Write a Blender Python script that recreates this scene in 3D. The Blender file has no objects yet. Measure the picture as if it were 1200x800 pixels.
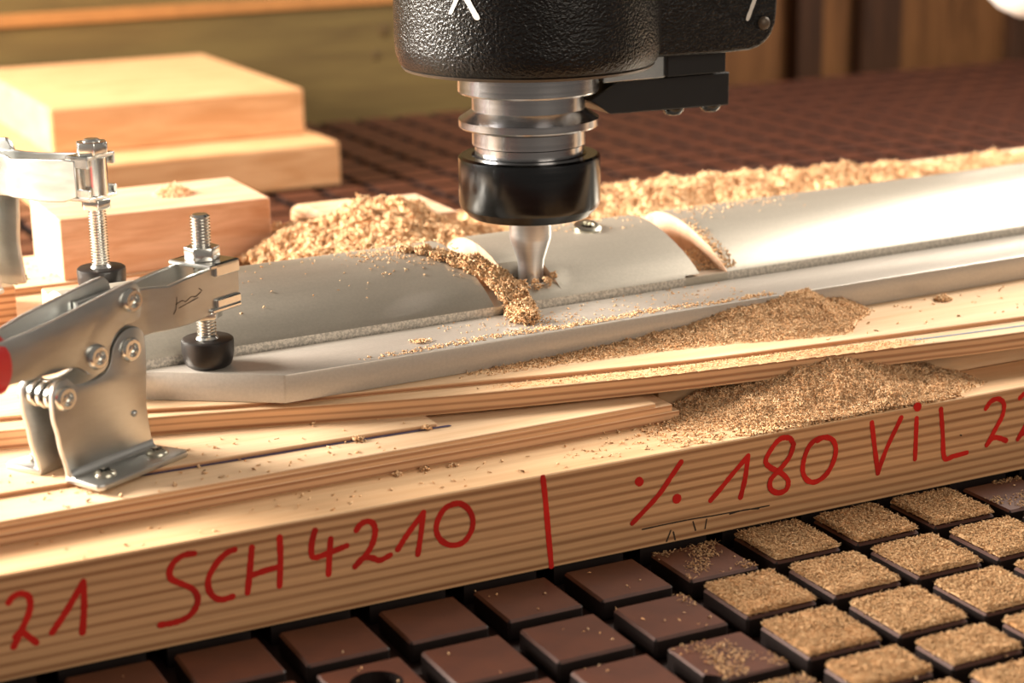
import bpy, bmesh, math, random
import numpy as np
from mathutils import Vector, Matrix

# ---------------------------------------------------------------- units, camera, light
# All coordinates below are in units of one table-tile pitch (40 mm); U turns them into metres.
# x runs along the tile rows, y away from the front edge of the jig, z up from the tile tops.
U = 0.04
S = bpy.context.scene
COL = S.collection
rnd = random.Random(7)
rng = np.random.default_rng(11)

cam_d = bpy.data.cameras.new('camera')
cam = bpy.data.objects.new('camera', cam_d); COL.objects.link(cam)
right = Vector((0.8959084, -0.4439632, -0.0156446))
up = Vector((0.1340056, 0.2365089, 0.9623440))
fwd = Vector((0.4235453, 0.8642686, -0.2713838))
m = Matrix((right, up, -fwd)).transposed().to_4x4()
m.translation = Vector((-12.0796, -15.4125, 7.30363)) * U
cam.matrix_world = m
cam_d.sensor_width = 36.0
cam_d.lens = 2200 / 1200 * 36.0
cam_d.clip_start = 0.02
cam_d.clip_end = 50
cam_d.dof.use_dof = True
cam_d.dof.focus_distance = 20.0 * U
cam_d.dof.aperture_fstop = 8.8
S.camera = cam

w = bpy.data.worlds.new('world'); S.world = w
w.use_nodes = True
w.node_tree.nodes['Background'].inputs[0].default_value = (1.0, 0.87, 0.74, 1)
w.node_tree.nodes['Background'].inputs[1].default_value = 0.24

def area(name, loc, target, size, power, col, size_y=None):
    l = bpy.data.lights.new(name, 'AREA'); l.energy = power; l.color = col
    l.shape = 'RECTANGLE'; l.size = size * U; l.size_y = (size_y or size) * U
    o = bpy.data.objects.new(name, l); COL.objects.link(o)
    o.location = Vector(loc) * U
    d = (Vector(target) - Vector(loc)).normalized()
    o.rotation_euler = d.to_track_quat('-Z', 'Y').to_euler()
    return o
# bright window-like lamp beyond the left end of the jig, a second one beyond the right end, a soft fill light added in front
area('left_lamp', (-31, 20, 14), (-3, 7, 1.5), 18, 140, (1.0, 0.91, 0.80), 12)
area('right_lamp', (27, 11, 22), (2, 3, 1.5), 12, 40, (1.0, 0.91, 0.79))
area('front_fill', (4, -34, 19), (-1, 1, 1.0), 22, 12, (1.0, 0.87, 0.72))

S.view_settings.view_transform = 'Standard'
S.view_settings.look = 'None'
S.view_settings.exposure = -0.25
S.view_settings.gamma = 1.0
S.view_settings.use_curve_mapping = False

# ---------------------------------------------------------------- mesh helpers
class MB:
    def __init__(self):
        self.v = []; self.f = []; self.m = []
    def add(self, verts, faces, mi=0):
        n = len(self.v); self.v += [tuple(p) for p in verts]
        for q in faces:
            self.f.append(tuple(i + n for i in q)); self.m.append(mi)
        return self
    def box(self, x0, x1, y0, y1, z0, z1, mi=0):
        return self.add([(x0,y0,z0),(x1,y0,z0),(x1,y1,z0),(x0,y1,z0),(x0,y0,z1),(x1,y0,z1),(x1,y1,z1),(x0,y1,z1)],
            [(3,2,1,0),(4,5,6,7),(0,1,5,4),(1,2,6,5),(2,3,7,6),(3,0,4,7)], mi)
    def prism(self, poly, to3, w0, w1, mi=0, cap=None):
        n = len(poly); cap = mi if cap is None else cap
        self.add([to3(a, b, w0) for a, b in poly] + [to3(a, b, w1) for a, b in poly],
            [(i, (i+1) % n, n + (i+1) % n, n + i) for i in range(n)], mi)
        k = len(self.v) - 2*n
        self.f.append(tuple(k + i for i in reversed(range(n)))); self.m.append(cap)
        self.f.append(tuple(k + n + i for i in range(n))); self.m.append(cap)
        return self
    def lathe(self, prof, to3, seg=40, mi=0):
        # prof = [(r, h)]; to3(x, y, h)
        rings = []
        for r, h in prof:
            if r < 1e-6: rings.append([to3(0, 0, h)])
            else: rings.append([to3(r*math.cos(2*math.pi*i/seg), r*math.sin(2*math.pi*i/seg), h) for i in range(seg)])
        base = len(self.v); idx = []
        for rg in rings:
            idx.append([base + k for k in range(len(rg))]); base += len(rg); self.v += [tuple(p) for p in rg]
        for a, b in zip(idx, idx[1:]):
            for i in range(seg):
                j = (i+1) % seg
                if len(a) == 1 and len(b) == 1: continue
                if len(a) == 1: self.f.append((a[0], b[j], b[i]))
                elif len(b) == 1: self.f.append((a[i], a[j], b[0]))
                else: self.f.append((a[i], a[j], b[j], b[i]))
                self.m.append(mi)
        return self
    def ribbon(self, pts, width, to3, lift, thick):
        # a pen stroke: a thin band with round ends laid along a polyline on a plane
        P = catmull(pts, 6) if len(pts) > 2 else [Vector(p) for p in pts]
        L, Rr = [], []
        n = len(P)
        for i in range(n):
            t = (P[min(i+1, n-1)] - P[max(i-1, 0)])
            t = t.normalized() if t.length > 1e-9 else Vector((1, 0))
            k = Vector((-t.y, t.x)) * width * .5 * (0.9 + .2*rnd.random())
            L.append(P[i] + k); Rr.append(P[i] - k)
        t = (P[-1] - P[-2]).normalized(); h = width*.5
        cap1 = [P[-1] + t*h*math.sin(a) + Vector((-t.y, t.x))*h*math.cos(a) for a in (math.pi*.2, math.pi*.4, math.pi*.6, math.pi*.8)]
        t = (P[0] - P[1]).normalized()
        cap0 = [P[0] + t*h*math.sin(a) + Vector((-t.y, t.x))*h*math.cos(a) for a in (math.pi*.2, math.pi*.4, math.pi*.6, math.pi*.8)]
        b = len(self.v)
        self.v += [tuple(to3(p.x, p.y, lift + i*.00009)) for i, p in list(enumerate(L)) + list(enumerate(Rr))]
        for i in range(n-1):
            self.f.append((b+i, b+n+i, b+n+i+1, b+i+1)); self.m.append(0)
        c = len(self.v); self.v += [tuple(to3(p.x, p.y, lift + (n-1)*.00009)) for p in cap1]
        self.f.append((b+n-1, b+2*n-1, c+3, c+2, c+1, c)); self.m.append(0)
        c = len(self.v); self.v += [tuple(to3(p.x, p.y, lift)) for p in cap0]
        self.f.append((b+n, b, c+3, c+2, c+1, c)); self.m.append(0)
        return self
    def build(self, name, mats, parent=None, bevel=0, seg=2, smooth=None, world=False, origin=None, recalc=True):
        bm = bmesh.new()
        vs = [bm.verts.new((p[0]*U, p[1]*U, p[2]*U)) for p in self.v]
        for q, mi in zip(self.f, self.m):
            try:
                f = bm.faces.new([vs[i] for i in q]); f.material_index = mi
            except ValueError: pass
        if recalc: bmesh.ops.recalc_face_normals(bm, faces=bm.faces)
        if bevel:
            es = [e for e in bm.edges if len(e.link_faces) == 2 and e.calc_face_angle(0) > .5]
            bmesh.ops.bevel(bm, geom=es, offset=bevel*U, offset_type='OFFSET', segments=seg, profile=.5, affect='EDGES', clamp_overlap=True)
        off = Vector((0, 0, 0))
        if parent is not None and world:
            off = parent['_o'] if '_o' in parent.keys() else parent.location
            off = Vector(off)
        elif parent is None:
            if origin is None:
                lo = [min(v.co[i] for v in bm.verts) for i in range(3)]; hi = [max(v.co[i] for v in bm.verts) for i in range(3)]
                off = Vector(((lo[0]+hi[0])/2, (lo[1]+hi[1])/2, lo[2]))
            else: off = Vector(origin) * U
        if off.length: bmesh.ops.translate(bm, verts=bm.verts, vec=-off)
        me = bpy.data.meshes.new(name); bm.to_mesh(me); bm.free()
        for mt in (mats if isinstance(mats, (list, tuple)) else [mats]): me.materials.append(mt)
        if smooth is not None:
            me.polygons.foreach_set('use_smooth', [True]*len(me.polygons))
            me.set_sharp_from_angle(angle=math.radians(smooth))
        o = bpy.data.objects.new(name, me); COL.objects.link(o)
        if parent is not None: o.parent = parent
        else: o.location = off
        return o

def catmull(pts, n=6):
    P = [Vector(p) for p in pts]; out = []
    for i in range(len(P)-1):
        p0 = P[max(i-1, 0)]; p1 = P[i]; p2 = P[i+1]; p3 = P[min(i+2, len(P)-1)]
        for k in range(n):
            t = k/n
            out.append(.5*((2*p1) + (p2-p0)*t + (2*p0-5*p1+4*p2-p3)*t*t + (3*p1-p0-3*p2+p3)*t**3))
    out.append(P[-1]); return out

def root(name, label, cat, loc=(0,0,0), yaw=0, group=None):
    o = bpy.data.objects.new(name, None); COL.objects.link(o); o.empty_display_size = .02
    o.location = Vector(loc)*U; o.rotation_euler = (0, 0, yaw)
    return tag(o, label, cat, group)
def tag(o, label=None, cat=None, group=None, kind=None):
    if label: o['label'] = label
    if cat: o['category'] = cat
    if group: o['group'] = group
    if kind: o['kind'] = kind
    return o
def copy_tree(o, parent=None):
    c = o.copy(); COL.objects.link(c); c.parent = parent
    for ch in o.children: copy_tree(ch, c)
    return c
XYZ = lambda x, y, z: (x, y, z)
def at(cx, cy, cz):
    return lambda x, y, h: (cx + x, cy + y, cz + h)

# ---------------------------------------------------------------- materials
def lin(c):
    c = c.lstrip('#'); v = [int(c[i:i+2], 16)/255 for i in (0, 2, 4)]
    return tuple([x/12.92 if x <= .04045 else ((x+.055)/1.055)**2.4 for x in v] + [1])
class NT:
    def __init__(self, name):
        self.mat = bpy.data.materials.new(name); self.mat.use_nodes = True
        self.t = self.mat.node_tree; self.b = self.t.nodes['Principled BSDF']
        self.tc = self.t.nodes.new('ShaderNodeTexCoord')
    def n(self, kind, **kw):
        nd = self.t.nodes.new(kind)
        for k, v in kw.items():
            if k.startswith('i_'):
                key = k[2:].replace('_', ' ')
                (nd.inputs[int(key)] if key.isdigit() else nd.inputs[key]).default_value = v
            else: setattr(nd, k, v)
        return nd
    def l(self, a, b): self.t.links.new(a, b)
    def coord(self, sc=(1,1,1), rot=(0,0,0)):
        mp = self.n('ShaderNodeMapping'); mp.inputs['Scale'].default_value = [s/U for s in sc]; mp.inputs['Rotation'].default_value = rot
        self.l(self.tc.outputs['Object'], mp.inputs['Vector']); return mp.outputs['Vector']
    def noise(self, sc, scale=1, detail=4, rough=.55, dist=0):
        x = self.n('ShaderNodeTexNoise'); x.inputs['Scale'].default_value = scale; x.inputs['Detail'].default_value = detail
        x.inputs['Roughness'].default_value = rough; x.inputs['Distortion'].default_value = dist
        self.l(self.coord(sc), x.inputs['Vector']); return x.outputs['Fac']
    def ramp(self, fac, stops):
        r = self.n('ShaderNodeValToRGB'); e = r.color_ramp.elements
        while len(e) < len(stops): e.new(.5)
        for k, (p, c) in zip(e, stops): k.position = p; k.color = c
        self.l(fac, r.inputs['Fac']); return r.outputs['Color']
    def mix(self, fac, a, b, mode='MIX'):
        x = self.n('ShaderNodeMix', data_type='RGBA', blend_type=mode)
        for s, v in ((x.inputs[0], fac), (x.inputs[6], a), (x.inputs[7], b)):
            if hasattr(v, 'is_linked'): self.l(v, s)
            else: s.default_value = v
        return x.outputs[2]
    def math(self, op, a, b=None, c=None):
        x = self.n('ShaderNodeMath', operation=op)
        for i, v in enumerate((a, b, c)):
            if v is None: continue
            if hasattr(v, 'is_linked'): self.l(v, x.inputs[i])
            else: x.inputs[i].default_value = v
        return x.outputs[0]
    def bump(self, h, strength=.3, dist=.001):
        x = self.n('ShaderNodeBump'); x.inputs['Strength'].default_value = strength; x.inputs['Distance'].default_value = dist
        self.l(h, x.inputs['Height']); self.l(x.outputs['Normal'], self.b.inputs['Normal'])
    def set(self, base=None, rough=None, metal=None, spec=None, coat=None):
        for k, v in (('Base Color', base), ('Roughness', rough), ('Metallic', metal), ('Specular IOR Level', spec), ('Coat Weight', coat)):
            if v is None: continue
            if hasattr(v, 'is_linked'): self.l(v, self.b.inputs[k])
            else: self.b.inputs[k].default_value = v
        return self.mat

def plywood(name, freq, c_lo, c_hi, top_a, top_b, seed=0.0, pale=None):
    k = NT(name)
    sep = k.n('ShaderNodeSeparateXYZ'); k.l(k.coord(), sep.inputs[0])
    wob = k.noise((.35, .35, 1.2), 1, 3, .5)
    ph = k.math('ADD', k.math('MULTIPLY', sep.outputs['Z'], freq*2*math.pi), k.math('MULTIPLY', wob, 3.2))
    st = k.math('MULTIPLY_ADD', k.math('SINE', k.math('ADD', ph, seed)), .5, .5)
    tone = k.noise((.05, .05, freq*.55), 1, 2, .6)
    fib = k.noise((1.5, 1.5, 60), 1, 4, .7)
    side = k.ramp(k.math('ADD', k.math('MULTIPLY', st, .5), k.math('MULTIPLY', k.noise((.10, .10, freq*1.3), 1, 3, .6), .75)), [(.25, lin(c_lo)), (.68, lin(c_hi)), (1, lin(c_hi))])
    side = k.mix(.55, side, k.ramp(tone, [(.3, (.7,.67,.63,1)), (.7, (1.18,1.15,1.1,1))]), 'MULTIPLY')
    side = k.mix(.5, side, k.ramp(fib, [(.3, (.84,.82,.79,1)), (.7, (1.08,1.07,1.06,1))]), 'MULTIPLY')
    grain = k.noise((.25, 3.5, 3.5), 1, 5, .6, .6)
    fine = k.noise((1.2, 26, 10), 1, 3, .6)
    top = k.mix(.6, k.ramp(grain, [(.3, lin(top_b)), (.65, lin(top_a))]), k.ramp(fine, [(.3, (.86,.83,.78,1)), (.7, (1.06,1.05,1.04,1))]), 'MULTIPLY')
    g = k.n('ShaderNodeNewGeometry'); sn = k.n('ShaderNodeSeparateXYZ'); k.l(g.outputs['True Normal'], sn.inputs[0])
    isf = k.math('GREATER_THAN', k.math('ABSOLUTE', sn.outputs['Z']), .6)
    k.set(base=k.mix(isf, side, top), rough=.62, spec=.3)
    k.bump(fib, .12, .0003)
    return k.mat
def timber(name, a, b, sc=(.35, 4, 4), rough=.6, knots=None, ring=1.5):
    k = NT(name)
    g = k.noise(sc, 1, 5, .55, ring)
    fine = k.noise((sc[0]*3, sc[1]*7, sc[2]*7), 1, 3, .6)
    c = k.mix(.5, k.ramp(g, [(.32, lin(b)), (.62, lin(a))]), k.ramp(fine, [(.3, (.84,.8,.76,1)), (.7, (1.06,1.05,1.05,1))]), 'MULTIPLY')
    if knots:
        for (kx, ky, kz, r) in knots:
            d = k.n('ShaderNodeVectorMath', operation='DISTANCE'); k.l(k.coord(), d.inputs[0]); d.inputs[1].default_value = (kx, ky, kz)
            f = k.ramp(d.outputs['Value'], [(0, (1,1,1,1)), (r*.45, (.8,.8,.8,1)), (r, (0,0,0,1))])
            c = k.mix(f, c, lin(knot_col))
    k.set(base=c, rough=rough, spec=.3); k.bump(fine, .15, .0004)
    return k.mat
knot_col = '#4a2f12'
def metal(name, base, rough, streak=None, metallic=1.0, bumps=None):
    k = NT(name)
    n = k.noise(streak or (3, 3, 3), 1, 4, .6)
    k.set(base=k.mix(.5, lin(base), k.ramp(n, [(.3, (.8,.8,.8,1)), (.7, (1.08,1.08,1.08,1))]), 'MULTIPLY'),
          rough=k.math('MULTIPLY_ADD', n, .18, rough-.09), metal=metallic)
    if bumps: k.bump(k.noise((bumps[0],)*3, 1, 2), bumps[1], .0003)
    return k.mat
def plain(name, col, rough=.5, metallic=0.0, spec=.4, var=.12, bumps=None):
    k = NT(name); n = k.noise((2, 2, 2), 1, 4)
    k.set(base=k.mix(1, lin(col), k.ramp(n, [(.3, (1-var,)*3+(1,)), (.7, (1+var*.5,)*3+(1,))]), 'MULTIPLY'), rough=rough, metal=metallic, spec=spec)
    if bumps: k.bump(k.noise((bumps[0],)*3, 1, bumps[2] if len(bumps) > 2 else 3), bumps[1], bumps[3] if len(bumps) > 3 else .0004)
    return k.mat
def dustmat(name, a, b):
    k = NT(name); g = k.n('ShaderNodeNewGeometry')
    big = k.noise((3, 3, 3), 1, 3)
    f = k.math('MULTIPLY_ADD', g.outputs['Random Per Island'], .7, k.math('MULTIPLY', big, .3))
    k.set(base=k.ramp(f, [(.1, lin(b)), (.85, lin(a))]), rough=.8, spec=.15); k.bump(k.noise((26, 26, 26), 1, 3, .7), .55, .0012)
    return k.mat

M = dict(
    ply_thick=plywood('plywood_thick', 10.0, '#8a5c3a', '#cfa176', '#e0bd94', '#cfa378'),
    ply_mid=plywood('plywood_mid', 12.5, '#925f3c', '#dcae84', '#e8c8a2', '#d8b088', 1.0),
    ply_thin=plywood('plywood_thin', 13.0, '#9a6440', '#dcb088', '#e8c8a4', '#d8b28a', 2.0),
    pine=timber('pine_block', '#dbb094', '#c89674', (.5, 3.2, 3.2)),
    pine_far=timber('pine_plank', '#d2a478', '#be8c5e', (.5, 3, 3)),
    pine_cream=timber('cream_board', '#e0c09a', '#d0aa80', (.4, 3, 3)),
    core=timber('cut_wood', '#d9b79a', '#c49c7e', (.8, 2, 2)),
    zinc=metal('zinc_plated_steel', '#c6c7c4', .34, (2, 2, 6)),
    zinc_bright=metal('bright_zinc', '#e6e6e2', .22, (4, 4, 4)),
    bit=metal('bit_steel', '#d2d2d2', .36, (.3, .3, 30)),
    steel=metal('ground_steel', '#b6b6b8', .22, (.3, .3, 30)),
    nut=metal('black_oxide_steel', '#444648', .2, (.5, .5, 20)),
    screw=metal('screw_steel', '#c8c4b4', .3),
    black_paint=plain('crinkle_black_paint', '#0a0a0a', .27, 0, .4, .1, (30, .8, 2, .0008)),
    black_edge=plain('worn_black_edge', '#5a4d40', .45, .3),
    black_block=plain('black_anodised', '#191818', .42, .2, .5),
    rubber=plain('black_rubber', '#1b1716', .38, 0, .5),
    red=plain('red_grip', '#c41c1e', .38, 0, .5, .06),
    ink=plain('red_marker', '#c2231a', .7, 0, .2, .3),
    pencil=plain('dark_pencil', '#33271c', .8),
    purple=plain('purple_marker', '#50455e', .8),
    bluegrey=plain('blue_marker', '#7d8790', .7),
    bed=plain('brown_phenolic_bed', '#26130d', .6, 0, .3, .3),
    dust=dustmat('sawdust', '#fbd8ac', '#dfa672'),
    dust_tile=dustmat('sawdust_flat', '#dcb88c', '#b8885a'),
    white=plain('white_paint', '#ece8e2', .3, 0, .5, .03),
    mark=plain('white_lettering', '#d8d4cc', .5, 0, .4, .05),
)
def lacquer(name, a, metallic, rough, glit=0):
    k = NT(name)
    n = k.noise((.4, 3, 3), 1, 4); sp = k.noise((30, 30, 30), 1, 2, .7)
    c = k.mix(.6, lin(a), k.ramp(n, [(.3, (.88,.88,.88,1)), (.7, (1.06,1.06,1.06,1))]), 'MULTIPLY')
    if glit: c = k.mix(1, c, k.ramp(sp, [(.42, (.78,.78,.78,1)), (.58, (1.25,1.25,1.25,1))]), 'MULTIPLY')
    else: c = k.mix(.35, c, k.ramp(sp, [(.35, (.85,.85,.85,1)), (.65, (1.1,1.1,1.1,1))]), 'MULTIPLY')
    k.set(base=c, rough=rough, metal=metallic); k.bump(sp, .12 if not glit else .3, .0003)
    return k.mat
M['lacquer'] = lacquer('silver_lacquer', '#b8b0a2', .5, .33)
M['lacquer_slab'] = lacquer('frosted_bar', '#b8b0a6', .25, .30)
M['glitter'] = lacquer('rough_silver_edge', '#c4bdb2', .4, .4, 1)

k = NT('dark_sided_brown_tile')
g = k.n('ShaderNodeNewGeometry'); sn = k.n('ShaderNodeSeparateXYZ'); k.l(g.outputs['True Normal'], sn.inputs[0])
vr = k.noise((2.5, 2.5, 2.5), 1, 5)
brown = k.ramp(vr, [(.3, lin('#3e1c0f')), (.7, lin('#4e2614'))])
k.set(base=k.mix(k.math('GREATER_THAN', sn.outputs['Z'], .6), lin('#170c09'), brown), rough=.48, spec=.45)  # tops brown, all other faces near black, split by face normal
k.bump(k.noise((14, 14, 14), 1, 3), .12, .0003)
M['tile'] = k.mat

# ---------------------------------------------------------------- the room behind the machine
wb = MB().box(-60, 60, 31.5, 32.5, -20, 40).build('wall_back', timber('brown_wall_boards', '#7a5230', '#57381f', (3, 3, .3), .6, None, .6))
tag(wb, 'dark brown wooden wall far behind the router table', None, None, 'structure')
for i, (x0, x1) in enumerate(((20.2, 21.1), (22.6, 24.0), (28.5, 29.6))):
    p = MB().box(x0, x1, 30.9, 31.5, -20, 40).build('trim_%d' % (i+1), timber('brown_post_%d' % i, '#432a1a', '#2c1a0f', (3, 3, .3)), bevel=.03)
    tag(p, 'brown wooden batten on the dark back wall', None, None, 'structure')
fl = MB().box(-60, 60, -60, 60, -21, -20).build('floor', plain('concrete_floor', '#4a4038', .7))
tag(fl, 'grey brown workshop floor under the router table', None, None, 'structure')
ol = timber('olive_board', '#66552f', '#574626', (.3, .3, 3), .65, [(8.55, -.2, 1.6+1, .3), (8.35, -.2, .95+1, .2)], .5)
bb = root('back_board', 'upright olive wooden board with an orange stripe behind the router table', 'board', (0, 29, -1))
MB().box(-30, 14.0, 28.7, 29.2, -1, 12).build('panel', ol, bb, bevel=.03, world=True)
tag(MB().box(-30, 14.0, 28.62, 28.71, 2.72, 3.02).build('stripe', plain('orange_stripe', '#9c6a38', .6), bb, bevel=.02, world=True), 'orange brown stripe along the board')
for (kx, kz, kr) in ((6.1, 2.05, .17), (5.85, 1.45, .12)):
    MB().lathe([(kr, 0), (kr*.8, .012), (0, .015)], lambda x, y, h, kx=kx, kz=kz: (kx + x, 28.7 - h, kz + y*1.1), 20).build('knot', plain('dark_knot', '#4e3a18', .7), bb, world=True, smooth=40)

# ---------------------------------------------------------------- router table of square tiles
tb = root('router_table', 'dark red-brown grooved router table made of square tiles', 'table', (0, 0, -3))
MB().box(-22, 34, -9, 28.4, -1.6, -.22).build('table_bed', M['bed'], tb, bevel=.05, world=True)
MB().box(-21, 33, -8.5, 27.9, -3, -1.6).build('table_frame', M['black_block'], tb, bevel=.05, world=True)
TW, TH = .8, .22
def tile_mesh(d=TW):
    return MB().box(-TW/2, TW/2, -d/2, d/2, -TH, 0)
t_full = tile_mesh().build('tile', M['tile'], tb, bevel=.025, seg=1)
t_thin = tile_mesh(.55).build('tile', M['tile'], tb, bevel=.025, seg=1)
def row_y(j):                      # centre of a tile row; rows j>=0 lie in front of the jig
    if j <= 2: return -j - .4
    if j == 3: return -3 - .275
    return -3.76 - (j - 4) - .4
def project(x, y, z):
    v = Vector((x, y, z)) - Vector((-12.0796, -15.4125, 7.30363))
    d = v.dot(fwd); return 600 + 2200*v.dot(right)/d, 400 - 2200*v.dot(up)/d, d
cells = []
for j in range(-28, 9):
    for i in range(-21, 33):
        x, y = i + .4, row_y(j)
        if y > 28: continue
        px, py, d = project(x, y, 0)
        vis = -60 < px < 1260 and -20 < py < 850
        hid = (0.1 < y < 9.9)
        if 14 < d and d > 0 and not vis: score = 1e6 + d
        else: score = d + (1e5 if hid else 0)
        cells.append((score, i, j, x, y))
cells.sort()
first = True; ft = True
rest = MB()
holes = {(-7, 1): (-6.593, -1.414, .24), (-4, 2): (-4.10, -2.86, .26), (-1, 2): (-.30, -2.62, .16)}
n_ind = 0
for score, i, j, x, y in cells:
    if n_ind < 299 and score < 1e5:
        n_ind += 1
        if (i, j) in holes:
            hx, hy, hr = holes[(i, j)]
            n = 16
            # tile outline minus a drilled hole: sample a fine grid of the top and drop what lies in the hole
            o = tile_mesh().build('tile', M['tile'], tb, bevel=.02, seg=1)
            cut = MB().lathe([(0, -.5), (hr, -.5), (hr, .2), (0, .2)], at(hx - x, hy - y, 0), 28).build('cut', M['tile'])
            cut.location = (0, 0, -3*U)
            me = cut.data
            lo = min(v.co.z for v in me.vertices)
            cut.data.transform(Matrix.Translation(((hx-x)*U, (hy-y)*U, (-.5*U - lo))))
            md = o.modifiers.new('hole', 'BOOLEAN'); md.operation = 'DIFFERENCE'; md.object = cut; md.solver = 'EXACT'
            dg = bpy.context.evaluated_depsgraph_get()
            nm = bpy.data.meshes.new_from_object(o.evaluated_get(dg))
            o.modifiers.clear(); o.data = nm
            bpy.data.objects.remove(cut)
        elif j == 3:
            if ft: o = t_thin; ft = False
            else: o = t_thin.copy(); COL.objects.link(o)
        else:
            if first: o = t_full; first = False
            else: o = t_full.copy(); COL.objects.link(o)
        o.parent = tb; o.location = (x*U, y*U, 3*U)
    else:
        d = .275 if j == 3 else .4
        rest.box(x-.4, x+.4, y-d, y+d, -TH, 0)
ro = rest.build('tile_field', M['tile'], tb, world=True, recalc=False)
tag(ro, 'further square tiles of the router table', None, None, 'stuff')

# ---------------------------------------------------------------- the plywood jig
YA = .155
base = root('base_plate', 'thick plywood base plate with red handwriting on its front edge', 'plywood', (0, 5, 0))
MB().box(-16, 18, YA, 10.2, 0, 1.0).build('board', M['ply_thick'], base, bevel=.012, seg=1, world=True)
face = lambda x, z, l: (x, YA - l, z)
RED= [[(-9.383,0.735),(-9.342,0.783),(-9.274,0.801),(-9.21,0.763),(-9.198,0.684),(-9.225,0.588),(-9.287,0.472),(-9.375,0.316)],[(-9.352,0.404),(-9.297,0.441),(-9.242,0.388),(-9.177,0.313)],[(-9.033,0.376),(-8.948,0.481),(-8.863,0.594),(-8.721,0.801)],[(-8.721,0.801),(-8.732,0.566),(-8.767,0.318)],[(-7.701,0.87),(-7.801,0.873),(-7.891,0.824),(-7.94,0.743),(-7.926,0.665),(-7.827,0.595),(-7.735,0.526),(-7.696,0.434),(-7.722,0.342),(-7.8,0.269),(-7.922,0.241),(-8.061,0.245)],[(-7.319,0.833),(-7.402,0.812),(-7.495,0.738),(-7.576,0.619),(-7.59,0.517),(-7.555,0.425),(-7.477,0.371),(-7.366,0.378)],[(-7.155,0.823),(-7.183,0.625),(-7.221,0.386)],[(-7.179,0.548),(-7.024,0.572),(-6.898,0.582)],[(-6.883,0.872),(-6.886,0.652),(-6.908,0.391)],[(-6.534,0.874),(-6.574,0.74),(-6.564,0.61),(-6.409,0.623),(-6.227,0.661)],[(-6.382,0.759),(-6.402,0.6),(-6.419,0.408)],[(-6.122,0.796),(-6.076,0.848),(-6.01,0.866),(-5.951,0.833),(-5.932,0.747),(-5.968,0.624),(-6.046,0.521),(-6.15,0.433)],[(-6.15,0.433),(-6.069,0.5),(-5.981,0.491),(-5.895,0.448),(-5.788,0.48)],[(-5.707,0.521),(-5.623,0.632),(-5.531,0.737),(-5.429,0.849)],[(-5.429,0.849),(-5.462,0.636),(-5.5,0.432)],[(-5.067,0.875),(-5.186,0.857),(-5.27,0.763),(-5.3,0.641),(-5.249,0.525),(-5.142,0.456),(-5.019,0.463),(-4.934,0.554),(-4.908,0.673),(-4.951,0.792),(-5.04,0.87),(-5.122,0.88)],[(-4.137,0.98),(-4.112,0.742),(-4.083,0.374),(-4.053,0.021)],[(-3.044,0.747),(-3.034,0.736)],[(-2.545,0.869),(-2.676,0.715),(-2.827,0.543),(-3.118,0.308)],[(-2.597,0.483),(-2.587,0.471)],[(-2.183,0.384),(-2.054,0.498),(-1.925,0.622),(-1.729,0.796)],[(-1.729,0.796),(-1.76,0.555),(-1.814,0.351)],[(-1.168,0.844),(-1.213,0.908),(-1.321,0.921),(-1.416,0.852),(-1.509,0.711),(-1.447,0.62),(-1.322,0.546),(-1.221,0.437),(-1.24,0.339),(-1.348,0.32),(-1.441,0.385),(-1.439,0.489),(-1.323,0.584),(-1.207,0.707),(-1.162,0.833)],[(-0.731,0.839),(-0.857,0.84),(-0.959,0.776),(-1.021,0.642),(-1.032,0.5),(-0.969,0.393),(-0.857,0.359),(-0.727,0.423),(-0.643,0.544),(-0.614,0.685),(-0.663,0.799),(-0.775,0.846),(-0.857,0.821)],[(-0.148,0.908),(-0.101,0.633),(-0.041,0.314)],[(-0.041,0.314),(0.066,0.581),(0.245,0.903)],[(0.455,0.86),(0.457,0.614),(0.457,0.392)],[(0.454,0.997),(0.466,0.986)],[(0.784,0.916),(0.825,0.628),(0.865,0.337),(0.996,0.335),(1.175,0.345)],[(1.415,0.823),(1.482,0.897),(1.59,0.91),(1.668,0.838),(1.659,0.709),(1.566,0.558),(1.456,0.389)],[(1.456,0.389),(1.549,0.455),(1.635,0.44),(1.736,0.393)],[(1.898,0.873),(1.981,0.921),(2.081,0.895),(2.132,0.796),(2.088,0.641),(1.998,0.523),(1.903,0.386)],[(1.903,0.386),(1.992,0.443),(2.17,0.394)]]
PEN= [[(-3.002,0.216),(-2.723,0.22),(-2.414,0.219),(-2.154,0.209)],[(-2.154,0.209),(-1.891,0.203),(-1.678,0.197),(-1.453,0.195)],[(-1.944,0.189),(-1.758,0.202),(-1.581,0.184)],[(-2.661,0.142),(-2.711,0.029)],[(-2.63,0.118),(-2.608,0.029)],[(-2.393,0.187),(-2.361,0.086)],[(-2.227,0.184),(-2.246,0.083)],[(-3.919,-0.117),(-3.904,-0.12)],[(1.072,0.568),(1.09,0.56)]]

for q, s in enumerate(RED):
    MB().ribbon(s, .10 if len(s) == 2 and abs(s[0][0]-s[1][0]) < .02 else .060, face, .003 + .0006*(q % 5), 0).build('red_stroke', M['ink'], base, world=True, recalc=False)
for s in [q for q in PEN if q[0][1] > 0]:
    MB().ribbon(s, .016, face, .004, 0).build('pencil_mark', M['pencil'], base, world=True, recalc=False)
MB().ribbon([(1.2, .955), (2.0, .965), (2.8, .965), (4.5, .968)], .012, lambda x, y, l: (x, y, 1 + l), .003, 0).build('glue_line', M['pencil'], base, world=True, recalc=False)

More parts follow.
